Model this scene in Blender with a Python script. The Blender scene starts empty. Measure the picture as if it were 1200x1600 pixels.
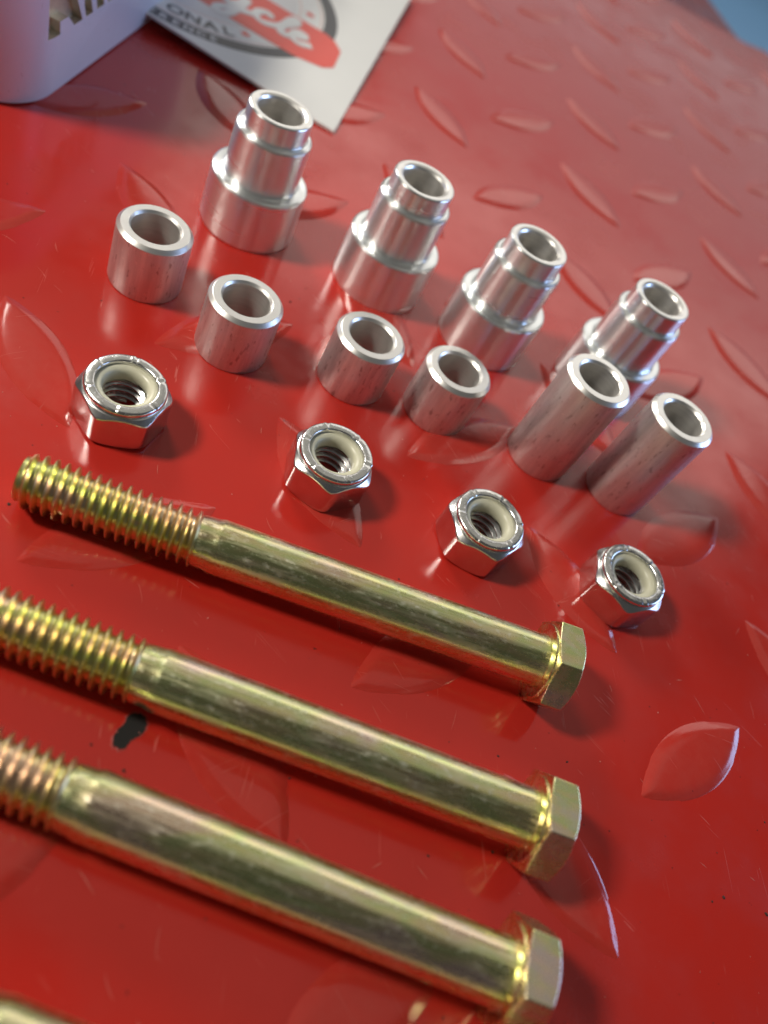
import bpy, bmesh, math, random
from mathutils import Vector, Matrix
R = math.radians
PI = math.pi
S = 0.001                      # everything below is written in millimetres
sc = bpy.context.scene
COL = sc.collection
rnd = random.Random(7)

# ------------------------------------------------------------------ camera
F_PX, TILT, ROLL, CAM_H = 1314.7, R(46.97), R(33.94), 151.5
fw = Vector((0, math.cos(TILT), -math.sin(TILT)))
rt = Vector((1, 0, 0)); up = rt.cross(fw)
cr, sr = math.cos(ROLL), math.sin(ROLL)
rt, up = rt * cr + up * sr, up * cr - rt * sr
cam_d = bpy.data.cameras.new('camera'); cam = bpy.data.objects.new('camera', cam_d); COL.objects.link(cam)
m = Matrix((rt, up, -fw)).transposed().to_4x4(); m.translation = Vector((0, 0, CAM_H * S)); cam.matrix_world = m
cam_d.sensor_fit = 'VERTICAL'; cam_d.sensor_height = 36; cam_d.lens = F_PX / 1600 * 36
cam_d.clip_start = 0.005; cam_d.clip_end = 50
cam_d.dof.use_dof = True; cam_d.dof.focus_distance = 0.192; cam_d.dof.aperture_fstop = 9.5
sc.camera = cam

# ------------------------------------------------------------------ light
w = bpy.data.worlds.new('World'); sc.world = w; w.use_nodes = True
w.node_tree.nodes['Background'].inputs[0].default_value = (0.95, 0.92, 0.88, 1)
w.node_tree.nodes['Background'].inputs[1].default_value = 0.06
def area(name, loc, target, sx, sy, power, color):
    d = bpy.data.lights.new(name, 'AREA'); d.shape = 'RECTANGLE'; d.size = sx; d.size_y = sy
    d.energy = power; d.color = color
    o = bpy.data.objects.new(name, d); COL.objects.link(o)
    o.location = loc
    o.rotation_euler = (Vector(target) - Vector(loc)).to_track_quat('-Z', 'Y').to_euler()
    return o
kl = area('work_lamp', (-0.46, -0.07, 0.50), (-0.05, 0.18, 0.0), 0.10, 0.10, 0.78, (1.0, 0.93, 0.82))
kl.data.spread = R(80)
area('shop_lamp', (-0.80, 0.72, 0.55), (0.0, 0.50, 0.0), 0.30, 0.30, 5.4, (1.0, 0.94, 0.86))
area('ceiling_panel', (-0.4, 1.5, 2.4), (-0.4, 1.5, 0.0), 3.4, 2.2, 7.0, (1.0, 0.95, 0.82))
area('wall_panel', (-0.2, 2.8, 1.45), (-0.1, 0.2, 0.2), 2.6, 0.9, 10, (1.0, 0.95, 0.88))
area('daylight_door', (0.55, 2.8, 0.50), (0.3, 0.2, 0.1), 2.8, 0.9, 3.4, (0.96, 0.93, 0.96))
area('daylight_window', (1.25, 0.90, 0.34), (-0.05, 0.25, 0.03), 0.9, 0.5, 9.5, (0.42, 0.60, 1.0))
sc.view_settings.view_transform = 'Standard'; sc.view_settings.look = 'None'
sc.view_settings.exposure = 0.0; sc.view_settings.gamma = 1.0

# ------------------------------------------------------------------ helpers
def obj(name, bm, mat, parent=None, smooth=None):
    me = bpy.data.meshes.new(name)
    bmesh.ops.scale(bm, vec=(S, S, S), verts=bm.verts)
    bmesh.ops.recalc_face_normals(bm, faces=bm.faces)
    if smooth is not None:
        for f in bm.faces: f.smooth = True
        for e in bm.edges:
            if len(e.link_faces) == 2 and e.calc_face_angle(0) > R(smooth): e.smooth = False
    bm.to_mesh(me); bm.free()
    me.materials.append(mat)
    return link(name, me, parent)
def link(name, me, parent=None):
    o = bpy.data.objects.new(name, me); COL.objects.link(o)
    if parent: o.parent = parent
    return o
def thing(name, label, cat, loc=(0, 0, 0), rot=(0, 0, 0), group=None):
    o = bpy.data.objects.new(name, None); COL.objects.link(o)
    o.empty_display_size = 0.005
    o.location = Vector(loc) * S; o.rotation_euler = rot
    o['label'] = label; o['category'] = cat
    if group: o['group'] = group
    return o
def copy_tree(root, loc, rot, label):
    r = root.copy(); COL.objects.link(r); r.location = Vector(loc) * S; r.rotation_euler = rot; r['label'] = label
    for ch in root.children:
        c = ch.copy(); COL.objects.link(c); c.parent = r
        for g in ch.children:
            d = g.copy(); COL.objects.link(d); d.parent = c
    return r
def lathe(prof, n=96, axis='Z', close=False, mod=None):
    """revolve (r, z) profile; r == 0 closes to a pole; mod(theta, i, r, z) -> (r, z)"""
    bm = bmesh.new(); rings = []
    for i, (r, z) in enumerate(prof):
        if r == 0:
            rings.append([bm.verts.new((0, 0, z))]); continue
        ring = []
        for k in range(n):
            t = 2 * PI * k / n
            rr, zz = mod(t, i, r, z) if mod else (r, z)
            ring.append(bm.verts.new((rr * math.cos(t), rr * math.sin(t), zz)))
        rings.append(ring)
    pairs = list(zip(rings, rings[1:])) + ([(rings[-1], rings[0])] if close else [])
    for a, b in pairs:
        for k in range(n):
            k2 = (k + 1) % n
            if len(a) == 1 and len(b) == 1: continue
            if len(a) == 1: bm.faces.new((a[0], b[k], b[k2]))
            elif len(b) == 1: bm.faces.new((a[k], b[0], a[k2]))
            else: bm.faces.new((a[k], b[k], b[k2], a[k2]))
    if axis == 'X':
        for v in bm.verts: v.co = Vector((v.co.z, v.co.x, v.co.y))
    return bm
def fillet(p0, p1, p2, r, n=4):
    """points of a rounded corner at p1"""
    a = Vector(p0) - Vector(p1); b = Vector(p2) - Vector(p1); a.normalize(); b.normalize()
    pts = []
    s = Vector(p1) + a * r; e = Vector(p1) + b * r
    for k in range(n + 1):
        t = k / n
        q = s * (1 - t) ** 2 + Vector(p1) * 2 * t * (1 - t) + e * t * t
        pts.append((q.x, q.y))
    return pts

# ------------------------------------------------------------------ materials
class NT:
    def __init__(s, name):
        s.m = bpy.data.materials.new(name); s.m.use_nodes = True
        s.t = s.m.node_tree; s.b = s.t.nodes['Principled BSDF']; s.n = s.t.nodes; s.l = s.t.links
    def node(s, kind, **kw):
        x = s.n.new(kind)
        for k, v in kw.items(): setattr(x, k, v)
        return x
    def put(s, inp, v):
        if hasattr(v, 'is_output') or isinstance(v, bpy.types.NodeSocket): s.l.new(v, inp)
        else: inp.default_value = v
    def coords(s, scale=(1, 1, 1), rot=(0, 0, 0), rand=True):
        tc = s.node('ShaderNodeTexCoord'); mp = s.node('ShaderNodeMapping')
        mp.inputs['Scale'].default_value = [c * 1000 for c in scale]; mp.inputs['Rotation'].default_value = rot
        s.l.new(tc.outputs['Object'], mp.inputs['Vector'])
        if rand:
            oi = s.node('ShaderNodeObjectInfo'); mu = s.node('ShaderNodeVectorMath', operation='SCALE')
            mu.inputs[0].default_value = (71, 53, 37); s.l.new(oi.outputs['Random'], mu.inputs['Scale'])
            s.l.new(mu.outputs[0], mp.inputs['Location'])
        return mp.outputs[0]
    def noise(s, vec, scale=1, detail=4, rough=.55, dist=0):
        x = s.node('ShaderNodeTexNoise'); s.l.new(vec, x.inputs['Vector'])
        x.inputs['Scale'].default_value = scale; x.inputs['Detail'].default_value = detail
        x.inputs['Roughness'].default_value = rough; x.inputs['Distortion'].default_value = dist
        return x.outputs['Fac']
    def ramp(s, fac, stops):
        x = s.node('ShaderNodeValToRGB'); s.l.new(fac, x.inputs[0])
        el = x.color_ramp.elements
        while len(el) < len(stops): el.new(0.5)
        for e, (p, c) in zip(el, stops):
            e.position = p; e.color = (c, c, c, 1) if not isinstance(c, tuple) else (*c, 1)
        return x.outputs[0]
    def math(s, op, a, b=0.0, c=None):
        x = s.node('ShaderNodeMath', operation=op); s.put(x.inputs[0], a); s.put(x.inputs[1], b)
        if c is not None: s.put(x.inputs[2], c)
        return x.outputs[0]
    def mix(s, fac, a, b, blend='MIX'):
        x = s.node('ShaderNodeMix', data_type='RGBA', blend_type=blend)
        s.put(x.inputs[0], fac)
        s.put(x.inputs[6], (*a, 1) if isinstance(a, tuple) else a); s.put(x.inputs[7], (*b, 1) if isinstance(b, tuple) else b)
        return x.outputs[2]
    def bump(s, h, strength, dist, prev=None):
        x = s.node('ShaderNodeBump'); x.inputs['Strength'].default_value = strength
        x.inputs['Distance'].default_value = dist * S; s.l.new(h, x.inputs['Height'])
        if prev is not None: s.l.new(prev, x.inputs['Normal'])
        return x.outputs[0]
    def set(s, **kw):
        for k, v in kw.items(): s.put(s.b.inputs[k.replace('_', ' ')], (*v, 1) if isinstance(v, tuple) and len(v) == 3 else v)
        return s.m

def scratch_mask(t, n=4, seed=0, thin=0.030, dens=0.62, scale=.06):
    """thin straight scratches in several directions, only inside patches"""
    out = None
    for i in range(n):
        a = R(17 + i * 47 + seed * 13)
        v = t.coords((1, 1, 1), (0, 0, a))
        mp = t.node('ShaderNodeMapping'); mp.inputs['Scale'].default_value = (scale * .5, scale * 14, .1); mp.inputs['Location'].default_value = (seed + i * 3.7, i * 1.9, 0)
        t.l.new(v, mp.inputs['Vector'])
        f = t.noise(mp.outputs[0], 1.0, 1.0, .3)
        line = t.math('COMPARE', f, .5, thin * .35)
        mp2 = t.node('ShaderNodeMapping'); mp2.inputs['Scale'].default_value = (scale * 1.1, scale * 5.0, .1); mp2.inputs['Location'].default_value = (i * 9.1 + seed, 4.4, 0)
        t.l.new(v, mp2.inputs['Vector'])
        patch = t.ramp(t.noise(mp2.outputs[0], 1.0, 2.0), [(dens, 0), (dens + .05, 1)])
        q = t.math('MULTIPLY', line, patch)
        out = q if out is None else t.math('MAXIMUM', out, q)
    return out

def red_paint(name, worn):
    t = NT(name)
    big = t.noise(t.coords((.012, .012, .012)), 1, 3)
    fine = t.noise(t.coords((.35, .35, .35)), 1, 4, .6)
    smudge = t.ramp(t.noise(t.coords((.035, .035, .035)), 1, 6, .62), [(.35, 0), (.75, 1)])
    sm = scratch_mask(t, 2, 2 if worn else 0, .05 if worn else .03, .62 if worn else .66)
    base = t.mix(big, (.42, .017, .011), (.50, .024, .015))
    if worn: base = t.mix(t.math('MULTIPLY', fine, .50), base, (.46, .070, .052))
    base = t.mix(t.math('MULTIPLY', smudge, .22), base, (.26, .030, .022))
    col = t.mix(t.math('MULTIPLY', sm, .12 if worn else .22), base, (.72, .30, .24))
    speck = t.ramp(t.noise(t.coords((.55, .55, .55)), 1, 2, .5), [(.765, 0), (.79, 1)])
    col = t.mix(t.math('MULTIPLY', speck, .75), col, (.06, .012, .01))
    rough = t.math('ADD', t.math('MULTIPLY', smudge, .14 if worn else .24), .09 if worn else .11)
    rough = t.math('ADD', rough, t.math('MULTIPLY', sm, .2))
    orange = t.noise(t.coords((.10, .10, .10)), 1, 2)
    nrm = t.bump(orange, .12, .35)
    nrm = t.bump(t.noise(t.coords((1.6, 1.6, 1.6)), 1, 3), .05 if worn else .025, .08, nrm)
    t.set(Base_Color=col, Roughness=rough, Normal=nrm, IOR=1.5)
    return t.m
M_RED = red_paint('red_powder_coat', False)
M_LUG = red_paint('red_powder_coat_worn', True)

def aluminium(name, kind):
    t = NT(name)
    t.b.inputs['Metallic'].default_value = .92
    mott = t.noise(t.coords((.25, .25, .25)), 1, 4, .6)
    if kind == 'turned':
        g = t.noise(t.coords((.02, .02, 2.0)), 1, 3, .7)
        wide = t.noise(t.coords((.02, .02, .8)), 1, 2)
        col = t.mix(t.math('MULTIPLY', mott, .5), (.84, .87, .87), (.72, .74, .74))
        rough = t.math('ADD', t.math('MULTIPLY', wide, .14), .23)
        nrm = t.bump(g, .45, .05)
        aniso = .85
    elif kind == 'drawn':
        st = t.ramp(t.noise(t.coords((.7, .7, .06)), 1, 5, .62), [(.28, 0.0), (.72, 1.0)])
        dark = t.ramp(t.noise(t.coords((.9, .9, .30)), 1, 3, .55), [(.60, 0), (.68, 1)])
        nick = t.ramp(t.noise(t.coords((1.5, 1.5, .9)), 1, 2, .5), [(.655, 0), (.69, 1)])
        col = t.mix(st, (.58, .60, .60), (.82, .84, .83))
        col = t.mix(t.math('MULTIPLY', dark, .6), col, (.26, .23, .21))
        col = t.mix(t.math('MULTIPLY', nick, .5), col, (.88, .87, .85))
        rough = t.math('ADD', t.math('MULTIPLY', mott, .14), .42)
        nrm = t.bump(st, .28, .05); nrm = t.bump(nick, .3, -.05, nrm)
        aniso = .25
    elif kind == 'bore':
        g = t.noise(t.coords((.06, .06, 1.9)), 1, 4, .6)
        col = t.mix(g, (.60, .58, .55), (.92, .90, .86))
        rough = t.math('ADD', t.math('MULTIPLY', mott, .2), .30)
        nrm = t.bump(g, .55, .08)
        aniso = .5
    else:                                            # sawn, faced ends
        g = t.noise(t.coords((.9, .9, .9)), 1, 3)
        col = t.mix(t.math('MULTIPLY', g, .6), (.96, .95, .92), (.88, .87, .84))
        rough = t.math('ADD', t.math('MULTIPLY', mott, .12), .27)
        nrm = t.bump(g, .10, .04)
        aniso = .0
    if aniso:
        t.b.inputs['Anisotropic'].default_value = aniso
        if kind != 'drawn': t.b.inputs['Anisotropic Rotation'].default_value = .25
        tg = t.node('ShaderNodeTangent', direction_type='RADIAL', axis='Z'); t.l.new(tg.outputs[0], t.b.inputs['Tangent'])
    return t.set(Base_Color=col, Roughness=rough, Normal=nrm)
M_TURN, M_DRAWN, M_BORE, M_FACE = [aluminium('aluminium_' + k, k) for k in ('turned', 'drawn', 'bore', 'faced')]

def zinc_yellow(name, kind):
    t = NT(name); t.b.inputs['Metallic'].default_value = 1.0
    lo = t.noise(t.coords((.030, .10, .10)), 1, 3, .6, .4)
    mid = t.noise(t.coords((.075, .75, .75)), 1, 6, .70, .3)
    col = t.ramp(lo, [(.36, (.88, .66, .48)), (.44, (.84, .74, .36)), (.50, (.70, .77, .34)), (.56, (.86, .77, .42)), (.64, (.90, .68, .58))])
    if kind == 'shank':
        haze = t.ramp(mid, [(.47, 0), (.62, 1)])
        col = t.mix(t.math('MULTIPLY', haze, .45), col, (.88, .83, .62))
        dark = t.ramp(t.noise(t.coords((.05, 1.3, 1.3)), 1, 6, .68), [(.50, 0), (.70, 1)])
        col = t.mix(t.math('MULTIPLY', dark, .26), col, (.24, .20, .11))
        rough = t.math('ADD', t.math('MULTIPLY', haze, .14), .23)
        nrm = t.bump(t.noise(t.coords((.04, 1.6, 1.6)), 1, 3), .16, .05)
        fleck = t.ramp(t.noise(t.coords((.45, .9, .9)), 1, 7, .74), [(.53, 0), (.66, 1)])
        col = t.mix(t.math('MULTIPLY', fleck, .6), col, (.90, .88, .76))
        rough = t.math('ADD', rough, t.math('MULTIPLY', fleck, .16))
        nrm = t.bump(mid, .06, .05, nrm)
    elif kind == 'thread':
        rough = t.math('ADD', t.math('MULTIPLY', mid, .12), .25)
        col = t.mix(.25, col, (.58, .50, .17))
        nrm = t.bump(mid, .08, .04)
    else:
        pale = t.ramp(t.noise(t.coords((.45, .45, .45)), 1, 4, .6), [(.40, 0), (.75, 1)])
        col = t.mix(t.math('MULTIPLY', pale, .45), col, (.80, .76, .66))
        rough = t.math('ADD', t.math('MULTIPLY', pale, .14), .23)
        nrm = t.bump(pale, .10, .03)
    return t.set(Base_Color=col, Roughness=rough, Normal=nrm)
M_ZSHANK, M_ZTHREAD, M_ZHEAD = [zinc_yellow('yellow_zinc_' + k, k) for k in ('shank', 'thread', 'head')]

t = NT('bright_zinc'); t.b.inputs['Metallic'].default_value = 1.0
n1 = t.noise(t.coords((.35, .35, .35)), 1, 4, .6); n2 = t.noise(t.coords((1.4, 1.4, 1.4)), 1, 3)
M_ZINC = t.set(Base_Color=t.mix(n1, (.66, .66, .66), (.80, .80, .79)), Roughness=t.math('ADD', t.math('MULTIPLY', n1, .20), .12),
               Normal=t.bump(n1, .20, .10, t.bump(n2, .06, .03)))
t = NT('bright_zinc_worked'); t.b.inputs['Metallic'].default_value = 1.0
n1 = t.noise(t.coords((.5, .5, .5)), 1, 4, .6); n2 = t.noise(t.coords((1.8, 1.8, 1.8)), 1, 3)
M_ZINC_R = t.set(Base_Color=t.mix(n1, (.66, .66, .64), (.82, .82, .80)), Roughness=t.math('ADD', t.math('MULTIPLY', n2, .2), .14), Normal=t.bump(n2, .25, .08, t.bump(n1, .3, .15)))
t = NT('nylon'); n1 = t.noise(t.coords((.6, .6, .6)), 1, 3)
M_NYLON = t.set(Base_Color=t.mix(n1, (.54, .53, .40), (.62, .61, .47)), Roughness=.34)
t.b.inputs['Subsurface Weight'].default_value = .25; t.b.inputs['Subsurface Radius'].default_value = (1, 1, .8); t.b.inputs['Subsurface Scale'].default_value = .0012

def plain(name, col, rough=.5, var=.12, metal=0.0, scale=.4, bump=.04):
    t = NT(name); n = t.noise(t.coords((scale,) * 3), 1, 4, .6)
    d = tuple(c * (1 - var) for c in col); t.b.inputs['Metallic'].default_value = metal
    return t.set(Base_Color=t.mix(n, d, col), Roughness=t.math('ADD', t.math('MULTIPLY', n, .12), rough - .06), Normal=t.bump(n, bump, .1))
M_CARD = plain('card_stock', (.75, .75, .71), .42, .06, 0, .08)
M_CARDEDGE = plain('card_core', (.55, .52, .42), .8)
M_INK_RED = plain('ink_red', (.74, .085, .06), .36, .06, 0, .2, .01)
M_INK_BLACK = plain('ink_black', (.075, .075, .078), .40, .1, 0, .2, .01)
M_INK_GREY = plain('ink_grey', (.56, .54, .52), .40, .05, 0, .2, .01)
M_INK_PALE = plain('ink_pale', (.66, .65, .63), .38, .04, 0, .2, .01)
M_INK_PINK = plain('ink_pink', (.72, .48, .42), .40, .04, 0, .2, .01)
M_CHIP = plain('bare_dark_metal', (.020, .019, .018), .95, .5, 0, .6, .3)
M_CHIPEDGE = plain('chip_edge', (.40, .04, .03), .4, .2, 0, .6, .1)
M_FLOOR = plain('blue_floor', (.28, .60, 1.0), .5, .05, 0, .01)
M_DIRT = plain('dirt', (.05, .022, .016), .9, .4, 0, .8)
M_SCUFF = plain('scuff', (.62, .22, .17), .5, .2, 0, .8)
t = NT('grey_anodised'); n1 = t.noise(t.coords((.02, .02, .02)), 1, 3); n2 = t.noise(t.coords((2.2, 2.2, 2.2)), 1, 2)
pit = t.ramp(t.noise(t.coords((.9, .9, .45)), 1, 3, .6), [(.69, 0), (.73, 1)])
col = t.mix(n1, (.62, .65, .76), (.68, .71, .82))
M_BOX = t.set(Base_Color=t.mix(t.math('MULTIPLY', pit, .5), col, (.16, .16, .18)), Roughness=.40, Metallic=.15, Normal=t.bump(n2, .10, .05, t.bump(pit, .4, -.08)))
M_CUT = plain('cut_raw_metal', (.84, .77, .62), .40, .30, .75, .5, .3)

# ------------------------------------------------------------------ the setting: tread plate table and what lies behind it
def sheet(name, pts, mat, depth, bev, parent=None, z=0.0):
    bm = bmesh.new(); vs = [bm.verts.new((x, y, z)) for x, y in pts]
    f = bm.faces.new(vs)
    if f.normal.z < 0: f.normal_flip()
    top = list(f.edges)
    ex = bmesh.ops.extrude_face_region(bm, geom=[f])
    down = [v for v in ex['geom'] if isinstance(v, bmesh.types.BMVert)]
    bmesh.ops.translate(bm, verts=down, vec=(0, 0, -depth))
    bm.faces.ensure_lookup_table()
    zmax = z
    te = [e for e in bm.edges if all(abs(v.co.z - zmax) < 1e-6 for v in e.verts)]
    bmesh.ops.bevel(bm, geom=te, offset=bev, segments=4, profile=.5, affect='EDGES')
    return obj(name, bm, mat, parent, 40)
plate = sheet('tread_plate', [(-700, -420), (560, -420), (560, 790), (75, 737), (40, 733), (26, 722), (-40, 700), (-700, 640)], M_RED, 22, 3.0)
plate['kind'] = 'structure'
floor_bm = bmesh.new()
for x, y in ((-3000, -3000), (3000, -3000), (3000, 4500), (-3000, 4500)): floor_bm.verts.new((x, y, -320))
floor_bm.faces.new(floor_bm.verts[:]); fl = obj('floor', floor_bm, M_FLOOR); fl['kind'] = 'structure'
# hinged flap of the table behind its far edge
bm = bmesh.new()
A = [(-700, 638, -2.5), (-40, 698, -2.5), (27, 722, -2.5)]; Bq = [(-700, 930, -26), (-100, 960, -24), (-52, 930, -22)]
va = [bm.verts.new(p) for p in A]; vb = [bm.verts.new(p) for p in Bq]
for k in (0, 1): bm.faces.new((va[k], va[k + 1], vb[k + 1], vb[k]))
bmesh.ops.solidify(bm, geom=bm.faces[:], thickness=3)
flap = obj('table_flap', bm, M_RED, None, 30); flap['kind'] = 'structure'

# raised lugs: a checkerboard of lens shapes, 49.9 mm apart
def lug_mesh(L=21.4, W=8.3, H=.74, nu=28, nv=14):
    bm = bmesh.new(); g = []
    for i in range(nu + 1):
        s = -1 + 2 * i / nu; s = math.sin(s * PI / 2)
        row = []
        hw = W * (1 - abs(s) ** 2.0) ** .92
        for j in range(nv + 1):
            q = math.sin((-1 + 2 * j / nv) * PI / 2)
            e = min(1.0, (1 - abs(q)) * hw / 2.6); en = min(1.0, (1 - abs(s)) * L / 4.0)
            p = min(e, en); p = p * p * (3 - 2 * p)
            z = H * p * (.62 + .38 * (1 - q * q) * (1 - .5 * s * s)) - (.12 if p < .01 else 0)
            row.append(bm.verts.new((s * L, q * hw, z)))
        g.append(row)
    for i in range(nu):
        for j in range(nv): 
            try: bm.faces.new((g[i][j], g[i + 1][j], g[i + 1][j + 1], g[i][j + 1]))
            except ValueError: pass
    bmesh.ops.remove_doubles(bm, verts=bm.verts, dist=1e-4)
    return bm
lug0 = obj('raised_lug', lug_mesh(), M_LUG, plate, 180); lug_me = lug0.data
LX, LY, LS, LA = -2.78, 360.84, 49.91, R(-30.36)
vx, vy = math.cos(LA), math.sin(LA)
def inside_view(x, y):
    d = Vector((x, y, -CAM_H)); z = d.dot(fw)
    if z <= 20: return False
    px, py = 600 + F_PX * d.dot(rt) / z, 800 - F_PX * d.dot(up) / z
    mrg = 24 * F_PX / z
    return -mrg < px < 1200 + mrg and -mrg < py < 1600 + mrg
first = True
for i in range(-14, 12):
    for j in range(-14, 14):
        x = LX + LS * (-vy * i + vx * j); y = LY + LS * (vx * i + vy * j)
        if not (-260 < x < 330 and -60 < y < 690 + .25 * x) or not inside_view(x, y): continue
        o = lug0 if first else link('raised_lug', lug_me, plate); first = False
        o.location = (x * S, y * S, 0); a = LA if (i + j) % 2 == 0 else LA + PI / 2
        o.rotation_euler = (0, 0, a + rnd.uniform(-.02, .02)); k = rnd.uniform(.94, 1.05); o.scale = (k, k * rnd.uniform(.94, 1.06), rnd.uniform(.85, 1.1))

# ------------------------------------------------------------------ stepped spacers
def stepped(name, label, loc, rz):
    g = thing(name, label, 'spacer', loc, (0, 0, rz), 'stepped aluminium spacers')
    rB, hB, rM, hM, rT, hT, rb = 14.03, 16.6, 10.75, 31.1, 9.03, 37.2, 6.35
    obj('base_section', lathe([(rb + .5, 0.0), (rB - .6, 0.0), (rB - .15, .15), (rB, .6), (rB, 8), (rB, hB - .75), (rB - .2, hB - .25), (rB - .75, hB), (rM + 1.1, hB)] +
        [(rM + .75, hB + .02)], 112), M_TURN, g, 18)
    obj('middle_section', lathe([(rM + .75, hB + .02), (rM + .3, hB + .2), (rM + .05, hB + .6), (rM, hB + 1.1), (rM, 24), (rM, hM - .95), (rM - .2, hM - .35), (rM - .8, hM), (rT + .45, hM)], 112), M_TURN, g, 18)
    obj('tip_section', lathe([(rT + .45, hM), (rT + .15, hM + .15), (rT, hM + .5), (rT, 34), (rT, hT - .5), (rT - .15, hT - .15), (rT - .5, hT)], 112), M_TURN, g, 18)
    obj('end_face', lathe([(rT - .5, hT), (rb + 1.0, hT - .05), (rb + .35, hT - .35), (rb, hT - 1.0)], 112), M_FACE, g, 18)
    obj('bore', lathe([(rb, hT - 1.0), (rb, hT - 6), (rb - .05, 20), (rb, 1), (rb + .5, 0)], 96), M_BORE, g, 40)
    return g
ST = [(-83.06, 208.48, 'stepped aluminium spacer at the far left, nearest the white card'),
      (-41.95, 220.20, 'stepped aluminium spacer second from the white card'),
      (-5.75, 226.23, 'stepped aluminium spacer third from the white card'),
      (33.22, 240.78, 'stepped aluminium spacer at the right end, half behind a tall plain tube')]
s0 = stepped('stepped_spacer', ST[0][2], (*ST[0][:2], .02), 0)
for k, (x, y, lb) in enumerate(ST[1:]): copy_tree(s0, (x, y, .02), (0, 0, 1.3 * (k + 1)), lb)

# ------------------------------------------------------------------ plain sleeves
def sleeve(name, label, loc, rz, H, group):
    g = thing(name, label, 'spacer', loc, (0, 0, rz), group)
    r, rb = 9.525, 6.05
    obj('tube_wall', lathe([(rb + .5, 0), (r - .5, 0), (r - .12, .14), (r, .5), (r, H * .5), (r, H - 1.0)], 112), M_DRAWN, g, 35)
    obj('rim', lathe([(r, H - 1.0), (r - .05, H - .9), (r - .88, H - .06), (r - 1.0, H), (rb + .62, H), (rb + .52, H - .05), (rb + .04, H - .62), (rb, H - .72)], 112), M_FACE, g, 14)
    obj('bore', lathe([(rb, H - .72), (rb, H - 5), (rb, 1), (rb + .5, 0)], 96), M_BORE, g, 40)
    return g
SH = [(-86.67, 162.86, 'short plain aluminium sleeve at the left, nearest the grey box'),
      (-57.31, 159.65, 'short plain aluminium sleeve second from the left, in front of the first stepped spacer'),
      (-28.02, 175.44, 'short plain aluminium sleeve third from the left, in front of the second stepped spacer'),
      (-4.41, 184.49, 'short plain aluminium sleeve next to the tall tubes')]
a0 = sleeve('short_sleeve', SH[0][2], (*SH[0][:2], .02), .4, 16.9, 'short aluminium sleeves')
for k, (x, y, lb) in enumerate(SH[1:]): copy_tree(a0, (x, y, .02), (0, 0, 1.1 * k + 2), lb)
TL = [(27.39, 193.68, 'tall plain aluminium tube standing in front of the last stepped spacer'),
      (52.23, 200.39, 'tall plain aluminium tube at the far right end of the row')]
b0 = sleeve('tall_sleeve', TL[0][2], (*TL[0][:2], .02), 0, 32.7, 'tall aluminium sleeves')
copy_tree(b0, (*TL[1][:2], .02), (0, 0, 2.2), TL[1][2])

# ------------------------------------------------------------------ lock nuts
def hex_r(t, af):
    q = (t % (PI / 3)) - PI / 6
    return af / 2 / math.cos(q)
def helix(lo, hi, z0, z1, pitch, n=72, axis='Z', trim=None):
    """thread swept along its helix: root flat, flank, crest flat, flank"""
    prof = [(0, lo), (.14, lo), (.21, lo + (hi - lo) * .14), (.405, lo + (hi - lo) * .95), (.43, hi), (.57, hi), (.595, lo + (hi - lo) * .95), (.79, lo + (hi - lo) * .14), (.86, lo), (1.0, lo)]
    bm = bmesh.new(); turns = (z1 - z0) / pitch + 1; prev = None
    for m_ in range(int(turns * n) + 1):
        t = 2 * PI * m_ / n; cur = []
        for zj, r in prof:
            z = z0 + (m_ / n + zj - 1) * pitch
            z = min(z1, max(z0, z))
            if trim: r = trim(r, z)
            cur.append(bm.verts.new((r * math.cos(t), r * math.sin(t), z)))
        if prev:
            for k in range(len(prof) - 1):
                if max(v.co.z for v in (prev[k], cur[k], cur[k + 1], prev[k + 1])) - min(v.co.z for v in (prev[k], cur[k], cur[k + 1], prev[k + 1])) > 1e-6:
                    bm.faces.new((prev[k], cur[k], cur[k + 1], prev[k + 1]))
        prev = cur
    bmesh.ops.remove_doubles(bm, verts=bm.verts, dist=1e-4)
    loose = [v for v in bm.verts if not v.link_faces]
    bmesh.ops.delete(bm, geom=loose, context='VERTS')
    if axis == 'X':
        for v in bm.verts: v.co = Vector((v.co.z, v.co.x, v.co.y))
    return bm
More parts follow.
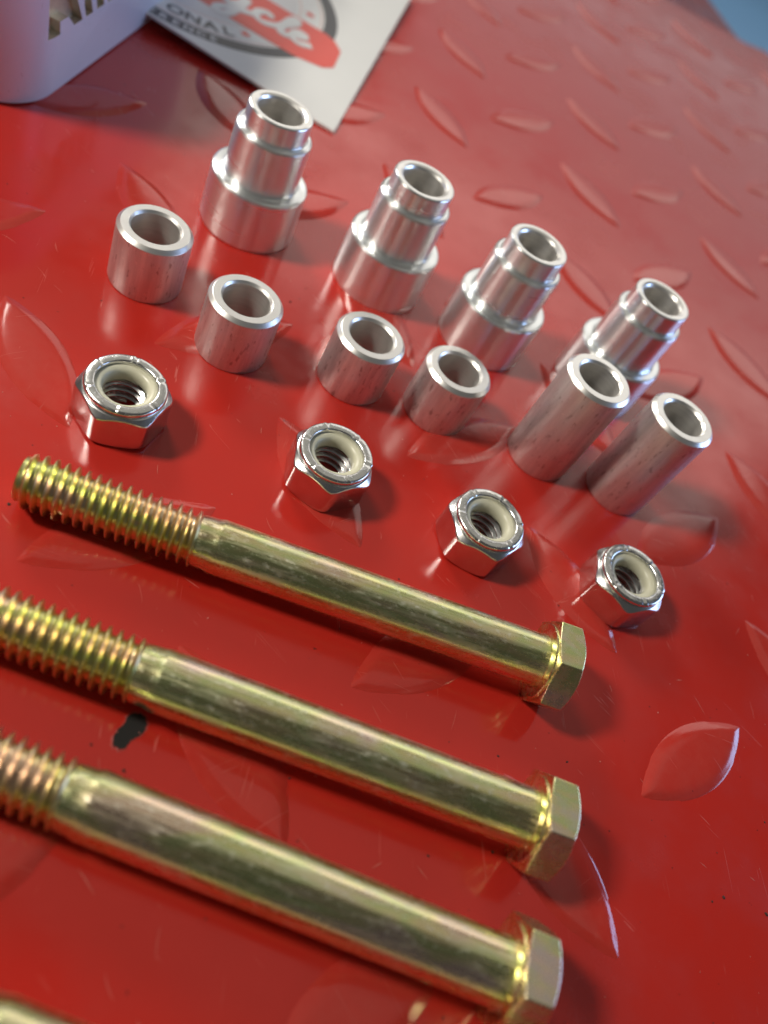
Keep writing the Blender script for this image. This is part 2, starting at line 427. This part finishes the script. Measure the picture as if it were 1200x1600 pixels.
def nut(name, label, loc, rz):
    g = thing(name, label, 'nut', loc, (0, 0, rz), 'zinc plated lock nuts')
    AF, Hx, Hh = 19.2, 9.55, 8.8; N = 144
    rcb, rct = 9.15, 9.10
    prof = [(5.7, 0), (rcb, 0), (20, 1), (20, 2), (rct, Hx), (8.5, Hx + .02)]
    def mod(t, i, r, z):
        if i in (0, 1, 4, 5): return r, z
        h = hex_r(t, AF); h = h - .45 * max(0, (h - 10.2) / .89) ** 1.5
        if i == 2: return h, max(0.02, (h - rcb) * .58)
        return h, Hx - (h - rct) * .88
    b = obj('hex_body', lathe(prof, N, mod=mod), M_ZINC, g, 24)
    bv = b.modifiers.new('bevel', 'BEVEL'); bv.width = .30 * S; bv.segments = 2; bv.limit_method = 'ANGLE'; bv.angle_limit = R(28); bv.harden_normals = False
    cp = [(8.7, Hh + .2), (8.72, Hh + .75), (8.85, Hh + .95), (9.05, Hh + 1.25), (9.12, Hh + 1.65), (9.02, Hh + 2.05), (8.8, Hh + 2.28), (8.45, Hh + 2.42), (7.2, Hh + 2.44), (6.88, Hh + 2.36), (6.72, Hh + 2.1), (6.68, Hh + 1.5), (6.68, Hh + .3)]
    def crimp(t, i, r, z):
        q = abs(((t + .2) % (PI / 3)) - PI / 6) * r         # distance from a crimp line, mm
        side = ((t + .2) % (PI / 3)) - PI / 6
        if 4 <= i <= 9:
            k = math.exp(-(q / .32) ** 2) - .7 * math.exp(-((side * r - .75) / .45) ** 2)
            z -= .13 * k; r -= .08 * k if i < 7 else 0
            z += .03 * math.sin(t * 5 + 1) + .02 * math.sin(t * 11)
        return r, z
    obj('collar', lathe(cp, 180, mod=crimp), M_ZINC_R, g, 50)
    obj('nylon_insert', lathe([(6.7, Hh + 1.25), (6.45, Hh + 1.42), (6.0, Hh + 1.40), (5.4, Hh + 1.2), (5.0, Hh + .75), (4.85, Hh), (4.85, Hh - 1.6), (5.1, Hh - 1.85), (6.0, Hh - 1.9)], 96), M_NYLON, g, 60)
    obj('inner_thread', helix(5.9, 4.68, 0.0, Hh - 1.7, 1.98), M_ZINC, g, 50)
    return g
NU = [(-62.55, 119.96, 32.2, 'zinc lock nut with nylon ring above the thread end of the first bolt'),
      (-16.92, 138.76, 55.5, 'zinc lock nut with nylon ring second from the left, beside the first bolt shank'),
      (22.53, 149.39, 8.0, 'zinc lock nut with nylon ring in front of the tall tubes'),
      (61.44, 161.81, 43.6, 'zinc lock nut with nylon ring at the right end, near a bolt head')]
n0 = nut('lock_nut', NU[0][3], (*NU[0][:2], .02), R(NU[0][2]))
for x, y, a, lb in NU[1:]: copy_tree(n0, (x, y, .02), (0, 0, R(a)), lb)

# ------------------------------------------------------------------ yellow zinc bolts
D, AF, HH, LEN, THR = 11.75, 18.43, 6.3, 115.6, 79.3
SLOPE = (AF - D) / 2 / (LEN - 1)
def bolt(name, label, x, y, az):
    g = thing(name, label, 'bolt', (x, y, AF / 2 + .02), (0, -math.asin(SLOPE), R(az)), 'yellow zinc hex bolts')
    r = D / 2
    obj('shank', lathe([(5.30, -THR - .3), (5.42, -THR + .5), (5.52, -THR + 1.4), (5.58, -THR + 3.0), (r - .05, -THR + 3.9), (r, -THR + 4.4), (r, -60), (r, -40), (r, -20), (r, -1.0), (r + .12, -.5), (r + .45, -.42), (r + .6, -.40)], 96, 'X'), M_ZSHANK, g, 35)
    def tr(v, z):
        d = z + LEN                                     # distance from the tip
        if d < 1.9: v = min(v, 4.50 + d * .72)
        e = -THR - z
        if e < 1.6: v = max(v, min(5.88, 5.35 - e * .45))
        return v
    th = helix(4.50, 5.90, -LEN, -THR, 2.12, 72, 'X', tr)
    obj('tip_face', lathe([(0, -LEN + .03), (2.5, -LEN + .03), (4.6, -LEN + .06)], 72, 'X'), M_ZHEAD, g, 40)
    obj('thread', th, M_ZTHREAD, g, 48)
    rc = AF / 2 * .97
    prof = [(r - .2, 0), (rc, 0), (20, .3), (20, 1), (rc, HH), (0, HH)]
    def mod(t, i, rr, z):
        if i in (0, 1, 4): return rr, z
        h = hex_r(t, AF)
        if i == 2: return h, max(.03, (h - rc) * .22)
        return h, HH - (h - rc) * .58
    hd = obj('head', lathe(prof, 144, 'X', mod=mod), M_ZHEAD, g, 22)
    bv = hd.modifiers.new('bevel', 'BEVEL'); bv.width = .22 * S; bv.segments = 3; bv.limit_method = 'ANGLE'; bv.angle_limit = R(26)
    obj('washer_face', lathe([(r + .1, -.42), (rc - .55, -.42), (rc - .35, -.3), (rc - .30, .05)], 96, 'X'), M_ZHEAD, hd, 30)
    return g
BO = [(47.22, 121.77, 16.61, 'yellow zinc hex bolt lying farthest up, whole thread in view below the nuts'),
      (56.27, 86.72, 13.50, 'yellow zinc hex bolt lying in the middle, thread beside the black chip'),
      (60.80, 58.84, 10.80, 'yellow zinc hex bolt lying nearest, head cut by the lower frame edge'),
      (70.0, 24.5, 9.0, 'yellow zinc hex bolt with only a sliver showing in the lower left corner')]
c0 = bolt('hex_bolt', BO[0][3], *BO[0][:3])
for x, y, a, lb in BO[1:]: copy_tree(c0, (x, y, AF / 2 + .02), (0, -math.asin(SLOPE), R(a)), lb)

# ------------------------------------------------------------------ grey box with cut-out letters
WA = Vector((-152.7, 210.3)); WD = Vector((-.2004, .9797)); WN = Vector((.9797, .2004))
def box_local():                                   # local x = outward normal, y along the wall, z up
    g = thing('grey_box', 'grey metal box with rounded corner and cut out lettering beside the white card', 'box', (WA.x, WA.y, 0), (0, 0, math.atan2(WN.y, WN.x)))
    s0, s1, rr, th, H = -4.0, 120.0, 20.0, 3.6, 58.0
    out = [(0, s1)] + [(-rr + rr * math.cos(a), s0 - rr * math.sin(a)) for a in [k * PI / 2 / 16 for k in range(17)]] + [(-110, s0 - rr)]
    inn = [(-th, s1)] + [(-rr + (rr - th) * math.cos(a), s0 - (rr - th) * math.sin(a)) for a in [k * PI / 2 / 16 for k in range(17)]] + [(-110, s0 - rr + th)]
    bm = bmesh.new(); lv = []
    for (ins, z) in ((.9, .25), (.25, .55), (0, 1.3), (0, H)):
        ring = []
        for (x, y), (xi, yi) in zip(out, inn):
            d = Vector((xi - x, yi - y)).normalized() * ins
            ring.append(bm.verts.new((x + d.x, y + d.y, z)))
        lv.append(ring)
    it = [bm.verts.new((x, y, H)) for x, y in inn]; ib = [bm.verts.new((x, y, .25)) for x, y in inn]
    seq = lv + [it, ib, lv[0]]
    for a, b in zip(seq, seq[1:]):
        for k in range(len(a) - 1): bm.faces.new((a[k], a[k + 1], b[k + 1], b[k]))
    for k in (0, len(out) - 1): bm.faces.new([r_[k] for r_ in seq[:-1]])
    body = obj('box_wall', bm, M_BOX, g, 30)
    # lettering cut right through the wall
    glyphs = [[[(-8.2, 18.4), (-2.2, 18.4), (-3.0, 22.2), (1.8, 22.2), (6.1, 18.4), (11.3, 18.4), (6.6, 25.5), (9.4, 29), (9.4, 34), (5, 37.5), (-9.6, 37.5)]],
              [[(13.4, 18.5), (17.8, 18.5), (15.6, 23), (15.0, 37.5), (10.6, 37.5), (11.2, 23)]],
              [[(20.4, 18.6), (24.9, 18.6), (23.8, 23), (23.0, 37.5), (18.2, 37.5), (18.9, 23)]],
              [[(27.6, 18.6), (32.0, 18.6), (31.6, 37.5), (27.0, 37.5)]]]
    cb = bmesh.new()
    for gl in glyphs:
        for poly in gl:
            a = [cb.verts.new((2, y, z)) for y, z in poly]; b = [cb.verts.new((-th - 2, y, z)) for y, z in poly]
            cb.faces.new(a); cb.faces.new(b[::-1])
            for k in range(len(poly)): cb.faces.new((a[k], b[k], b[(k + 1) % len(poly)], a[(k + 1) % len(poly)]))
    cut = obj('letter_cutter', cb, M_CUT)
    cut.parent = g
    md = body.modifiers.new('cut', 'BOOLEAN'); md.object = cut; md.operation = 'DIFFERENCE'; md.solver = 'EXACT'; md.material_mode = 'TRANSFER'
    bpy.context.view_layer.update()
    me = bpy.data.meshes.new_from_object(body.evaluated_get(bpy.context.evaluated_depsgraph_get()))
    body.modifiers.clear(); body.data = me
    bpy.data.objects.remove(cut)
    # bright raw block behind the openings, ribbed
    ib = bmesh.new()
    def bx(x0, x1, y0, y1, z0, z1):
        r_ = bmesh.ops.create_cube(ib, size=1)
        for v in r_['verts']: v.co = Vector(((x0 + x1) / 2 + v.co.x * (x1 - x0), (y0 + y1) / 2 + v.co.y * (y1 - y0), (z0 + z1) / 2 + v.co.z * (z1 - z0)))
    bx(-16, -2.9, -14, 60, 2, 50)
    obj('inner_block', ib, M_CUT, g, 30)
    lid = bmesh.new()
    a = [lid.verts.new((x, y, H + .02)) for x, y in out] + [lid.verts.new((-110, s1, H + .02))]
    f = lid.faces.new(a); ex = bmesh.ops.extrude_face_region(lid, geom=[f]); bmesh.ops.translate(lid, verts=[v for v in ex['geom'] if isinstance(v, bmesh.types.BMVert)], vec=(0, 0, 2))
    obj('lid', lid, M_BOX, g, 30)
    return g
box_local()

# ------------------------------------------------------------------ printed card
CO = Vector((-91.37, 282.24)); E1 = Vector((.9965, .0838)); ang = math.atan2(E1.y, E1.x)
card = thing('printed_card', 'white card with red banner and round black ring logo lying by the grey box', 'card', (CO.x, CO.y, 0), (0, 0, ang))
def cz(x, y):                                       # the card lifts a little towards the box
    return 1.0 + 5.2 * max(0.0, min(1.0, -x / 90)) ** 1.3 + .6 * (y / 140) 
def drape(bm, off):
    for v in bm.verts: v.co.z += cz(v.co.x, v.co.y) + off
    return bm
def flat_poly(pts, bm=None, thick=.03, step=None):
    bm = bm or bmesh.new()
    a = [bm.verts.new((x, y, thick)) for x, y in pts]
    bm.faces.new(a); return bm
def grid_clip(poly, n):
    """fill a polygon and cut it in strips so that it follows the card's curve"""
    bm = flat_poly(poly)
    xs = [p[0] for p in poly]; x0, x1 = min(xs), max(xs)
    for k in range(1, n):
        bmesh.ops.bisect_plane(bm, geom=bm.verts[:] + bm.edges[:] + bm.faces[:], plane_co=(x0 + (x1 - x0) * k / n, 0, 0), plane_no=(1, 0, 0))
    return bm
def ring_arc(cx, cy, r0, r1, a0, a1, n=120, bm=None):
    bm = bm or bmesh.new(); pr = None
    for k in range(n + 1):
        a = a0 + (a1 - a0) * k / n
        q = [bm.verts.new((cx + r * math.cos(a), cy + r * math.sin(a), .03)) for r in (r0, (r0 + r1) / 2, r1)]
        if pr: bm.faces.new((pr[0], pr[1], q[1], q[0])); bm.faces.new((pr[1], pr[2], q[2], q[1]))
        pr = q
    return bm
# stock
bm = bmesh.new(); nx, ny = 24, 20; g = []
for lay in (0, 1):
    gg = []
    for i in range(nx + 1):
        row = []
        for j in range(ny + 1):
            u_, v_ = i / nx, j / ny
            x = -165 * (1 - u_) - 22.5 * v_ * u_; y = 148 * v_ - 6.5 * ((1 - u_) * 165 / 73) ** 1.0 * (1 - v_) * .82
            row.append(bm.verts.new((x, y, cz(x, y) - (0 if lay else .9))))
        gg.append(row)
    g.append(gg)
for lay in (0, 1):
    for i in range(nx):
        for j in range(ny): bm.faces.new((g[lay][i][j], g[lay][i + 1][j], g[lay][i + 1][j + 1], g[lay][i][j + 1]))
for i in range(nx):
    for j in (0, ny): bm.faces.new((g[0][i][j], g[0][i + 1][j], g[1][i + 1][j], g[1][i][j]))
for j in range(ny):
    for i in (0, nx): bm.faces.new((g[0][i][j], g[0][i][j + 1], g[1][i][j + 1], g[1][i][j]))
obj('card_stock', bm, M_CARD, card, 50)
LC = (-83.2, 51.4)
obj('logo_disc', drape(ring_arc(*LC, 0.4, 39.0, 0, 2 * PI, 96), .02), M_INK_PALE, card)
obj('logo_ring', drape(ring_arc(*LC, 50.9, 56.6, 0, 2 * PI, 160), .02), M_INK_BLACK, card)
for r_ in (49.4, 40.2): obj('logo_line', drape(ring_arc(*LC, r_, r_ + .5, 0, 2 * PI, 140), .02), M_INK_PINK, card)
# banner, turned by 10.5 degrees
BA = R(10.5); bc, bs = math.cos(BA), math.sin(BA)
def ban(u_, v_): return (-42 + u_ * bc - v_ * bs, 44.3 + u_ * bs + v_ * bc)
obj('banner', drape(grid_clip([ban(*p) for p in ((-110, -15.3), (8, -15.3), (19, -12.0), (22.5, -7.5), (22, 8), (18, 13.5), (13.5, 15.3), (-110, 15.3))], 16), .07), M_INK_RED, card)
# script lettering on the banner, drawn as brush strokes
def stroke(pts, width, bm):
    P = [Vector(ban(*p)) for p in pts]; Q = []
    for k in range(len(P) - 1):                      # smooth the stroke
        a, b, c, d = P[max(k - 1, 0)], P[k], P[k + 1], P[min(k + 2, len(P) - 1)]
        for s_ in range(6):
            t_ = s_ / 6
            Q.append(.5 * ((2 * b) + (c - a) * t_ + (2 * a - 5 * b + 4 * c - d) * t_ ** 2 + (3 * b - a - 3 * c + d) * t_ ** 3))
    Q.append(P[-1]); prev = None
    for k, q in enumerate(Q):
        d = (Q[min(k + 1, len(Q) - 1)] - Q[max(k - 1, 0)]).normalized(); n_ = Vector((-d.y, d.x)) * width / 2 * (.75 + .5 * abs(d.y))
        cur = (bm.verts.new((q.x + n_.x, q.y + n_.y, .03)), bm.verts.new((q.x - n_.x, q.y - n_.y, .03)))
        if prev: bm.faces.new((prev[0], cur[0], cur[1], prev[1]))
        prev = cur
LET = {'C': [(-38, 6), (-40, 9), (-45, 7), (-47, 0), (-44, -5), (-38, -4), (-34, -2)],
       'y': [(-31, 4), (-31.5, -1), (-29, -3.5), (-25.5, 0), (-24, 5), (-24.8, -3), (-27, -11), (-31, -12.5), (-30, -8), (-22, -3), (-17, -1)],
       'c': [(-10.5, 2.8), (-12.5, 4.4), (-15.6, 2.2), (-15.8, -1.4), (-13, -3.2), (-9, -1.6), (-6, .5)],
       'l': [(-6, .5), (-1.2, 8), (-1.6, 11.2), (-3.6, 8), (-5, 0), (-4.2, -3), (-1.5, -2.2), (.5, -.6)],
       'e': [(.5, -.6), (4.5, 1.4), (5.6, 3.6), (3.6, 4.4), (1.4, 1.6), (1.6, -1.8), (4.6, -3.2), (9.5, -.6)]}
SHF = {'C': 6.5, 'y': 6.0, 'c': 3.4, 'l': 2.8, 'e': 1.6}
for sh, mat_, z_ in (((.55, -1.0), M_INK_GREY, .11), ((0, 0), M_CARD, .15)):
    for ch, pts in LET.items():
        b_ = bmesh.new(); stroke([(x + sh[0] + SHF[ch], y * 1.2 + sh[1]) for x, y in pts], 2.5, b_)
        o = obj('script_shadow' if mat_ is M_INK_GREY else 'script_letter', drape(b_, z_), mat_, card)
# lettering round the ring
def text_mesh(ch, size):
    cu = bpy.data.curves.new('t', 'FONT'); cu.body = ch; cu.size = size; cu.align_x = 'CENTER'; cu.resolution_u = 3; cu.offset = .03 * size
    to = bpy.data.objects.new('t', cu); COL.objects.link(to); bpy.context.view_layer.update()
    me = bpy.data.meshes.new_from_object(to.evaluated_get(bpy.context.evaluated_depsgraph_get()))
    bpy.data.objects.remove(to); return me
def arc_text(txt, r, a_last, step, size, mat_, z_, name, sx=1.0):
    for k, ch in enumerate(txt):
        a = R(a_last - (len(txt) - 1 - k) * step)
        if ch == ' ': continue
        me = text_mesh(ch, size); b_ = bmesh.new(); b_.from_mesh(me); bpy.data.meshes.remove(me)
        ta = a + PI / 2
        for v in b_.verts:
            x, y = v.co.x * sx, v.co.y
            v.co = Vector((LC[0] + r * math.cos(a) + x * math.cos(ta) - y * math.sin(ta), LC[1] + r * math.sin(a) + x * math.sin(ta) + y * math.cos(ta), .03))
        obj(name, drape(b_, z_), mat_, card)
arc_text('NATIONAL', 48.2, -49.5, 8.1, 7.4, M_INK_BLACK, .05, 'ring_letter', 1.1)
arc_text('REFERENCE', 55.6, -57, 4.8, 4.4, M_INK_PALE, .09, 'band_letter', 1.1)
for a in (-40, 22):
    b_ = bmesh.new(); pts = []
    for k in range(10):
        q = R(a) + PI / 2 + k * PI / 5; rr = 2.6 if k % 2 == 0 else 1.2
        pts.append((LC[0] + 44.5 * math.cos(R(a)) + rr * math.cos(q), LC[1] + 44.5 * math.sin(R(a)) + rr * math.sin(q)))
    flat_poly(pts, b_); obj('star_mark', drape(b_, .05), M_INK_RED, card)

# ------------------------------------------------------------------ marks on the plate
chip = [(-3.2, -2.2), (-2.4, -3.6), (-.9, -3.4), (.2, -2.0), (1.9, -1.0), (2.9, .9), (2.6, 2.6), (1.2, 3.3), (-.6, 2.9), (-1.3, 1.2), (-2.7, -.2)]
def chip_poly(sc_, z_):
    b_ = bmesh.new(); c = b_.verts.new((0, 0, z_)); n_ = len(chip) * 4; vs = []
    for k in range(n_):
        i, t_ = divmod(k, 4); t_ /= 4
        a, b, cc, d = [Vector(chip[(i + q) % len(chip)]) for q in (-1, 0, 1, 2)]
        p = .5 * ((2 * b) + (cc - a) * t_ + (2 * a - 5 * b + 4 * cc - d) * t_ ** 2 + (3 * b - a - 3 * cc + d) * t_ ** 3)
        p *= sc_ * (1 + rnd.uniform(-.03, .03)); vs.append(b_.verts.new((p.x, p.y, z_)))
    for k in range(n_): b_.faces.new((c, vs[k], vs[(k + 1) % n_]))
    return b_
def chip_rim():
    b_ = bmesh.new(); n_ = len(chip) * 5; rows = []
    for k in range(n_):
        i, t_ = divmod(k, 5); t_ /= 5
        a, b, cc, d = [Vector(chip[(i + q) % len(chip)]) for q in (-1, 0, 1, 2)]
        p = .5 * ((2 * b) + (cc - a) * t_ + (2 * a - 5 * b + 4 * cc - d) * t_ ** 2 + (3 * b - a - 3 * cc + d) * t_ ** 3)
        j_ = rnd.uniform(-.05, .05); w_ = rnd.uniform(.06, .16)
        rows.append([b_.verts.new((p.x * f_, p.y * f_, z_)) for f_, z_ in ((.96 + j_, .032), (1.0 + j_, .06 + rnd.uniform(-.02, .03)), (1.0 + w_ * .7 + j_, .01))])
    for k in range(n_):
        a, b = rows[k], rows[(k + 1) % n_]
        for q in (0, 1): b_.faces.new((a[q], b[q], b[q + 1], a[q + 1]))
    return b_
ce = obj('chip_edge', chip_rim(), M_CHIPEDGE, plate); ck = obj('paint_chip', chip_poly(1.0, .03), M_CHIP, plate)
for o in (ce, ck): o.location = (-16.0 * S, 61.5 * S, 0); o.rotation_euler = (0, 0, R(35))
# scuffs and grit, far too many to count
b_ = bmesh.new(); d_ = bmesh.new()
for k in range(260):
    x = rnd.uniform(-130, 190); y = rnd.uniform(20, 330)
    a = rnd.gauss(R(-35), .5); L = rnd.uniform(.6, 5.5) * (1 if rnd.random() < .85 else 3); wd = rnd.uniform(.015, .05); cv = rnd.uniform(-.25, .25)
    pr = None
    for s_ in range(7):
        t_ = s_ / 6 - .5; q = (x + L * t_ * math.cos(a) - cv * L * t_ * t_ * math.sin(a), y + L * t_ * math.sin(a) + cv * L * t_ * t_ * math.cos(a))
        ww = wd * (1 - (2 * t_) ** 2) + .008
        cur = (b_.verts.new((q[0] - math.sin(a) * ww, q[1] + math.cos(a) * ww, .03)), b_.verts.new((q[0] + math.sin(a) * ww, q[1] - math.cos(a) * ww, .03)))
        if pr: b_.faces.new((pr[0], pr[1], cur[1], cur[0]))
        pr = cur
for k in range(260):
    x = rnd.uniform(-150, 190); y = rnd.uniform(20, 360); rr = abs(rnd.gauss(0, .22)) + .06
    vs = [d_.verts.new((x + rr * rnd.uniform(.5, 1.3) * math.cos(q * PI / 3), y + rr * rnd.uniform(.5, 1.3) * math.sin(q * PI / 3), .035)) for q in range(6)]
    top = d_.verts.new((x, y, .04 + rr * .5))
    for q in range(6): d_.faces.new((vs[q], vs[(q + 1) % 6], top))
f_ = bmesh.new()
for k in range(420):
    x = rnd.uniform(-140, 190); y = rnd.uniform(20, 330); rr = abs(rnd.gauss(0, .09)) + .04
    vs = [f_.verts.new((x + rr * rnd.uniform(.5, 1.3) * math.cos(q * PI / 2), y + rr * rnd.uniform(.5, 1.3) * math.sin(q * PI / 2), .03)) for q in range(4)]
    top = f_.verts.new((x, y, .04 + rr * .6))
    for q in range(4): f_.faces.new((vs[q], vs[(q + 1) % 4], top))
o = obj('dust', f_, M_SCUFF, plate); o['kind'] = 'stuff'
o = obj('scuff_marks', b_, M_SCUFF, plate); o['kind'] = 'stuff'
o = obj('grit', d_, M_DIRT, plate); o['kind'] = 'stuff'
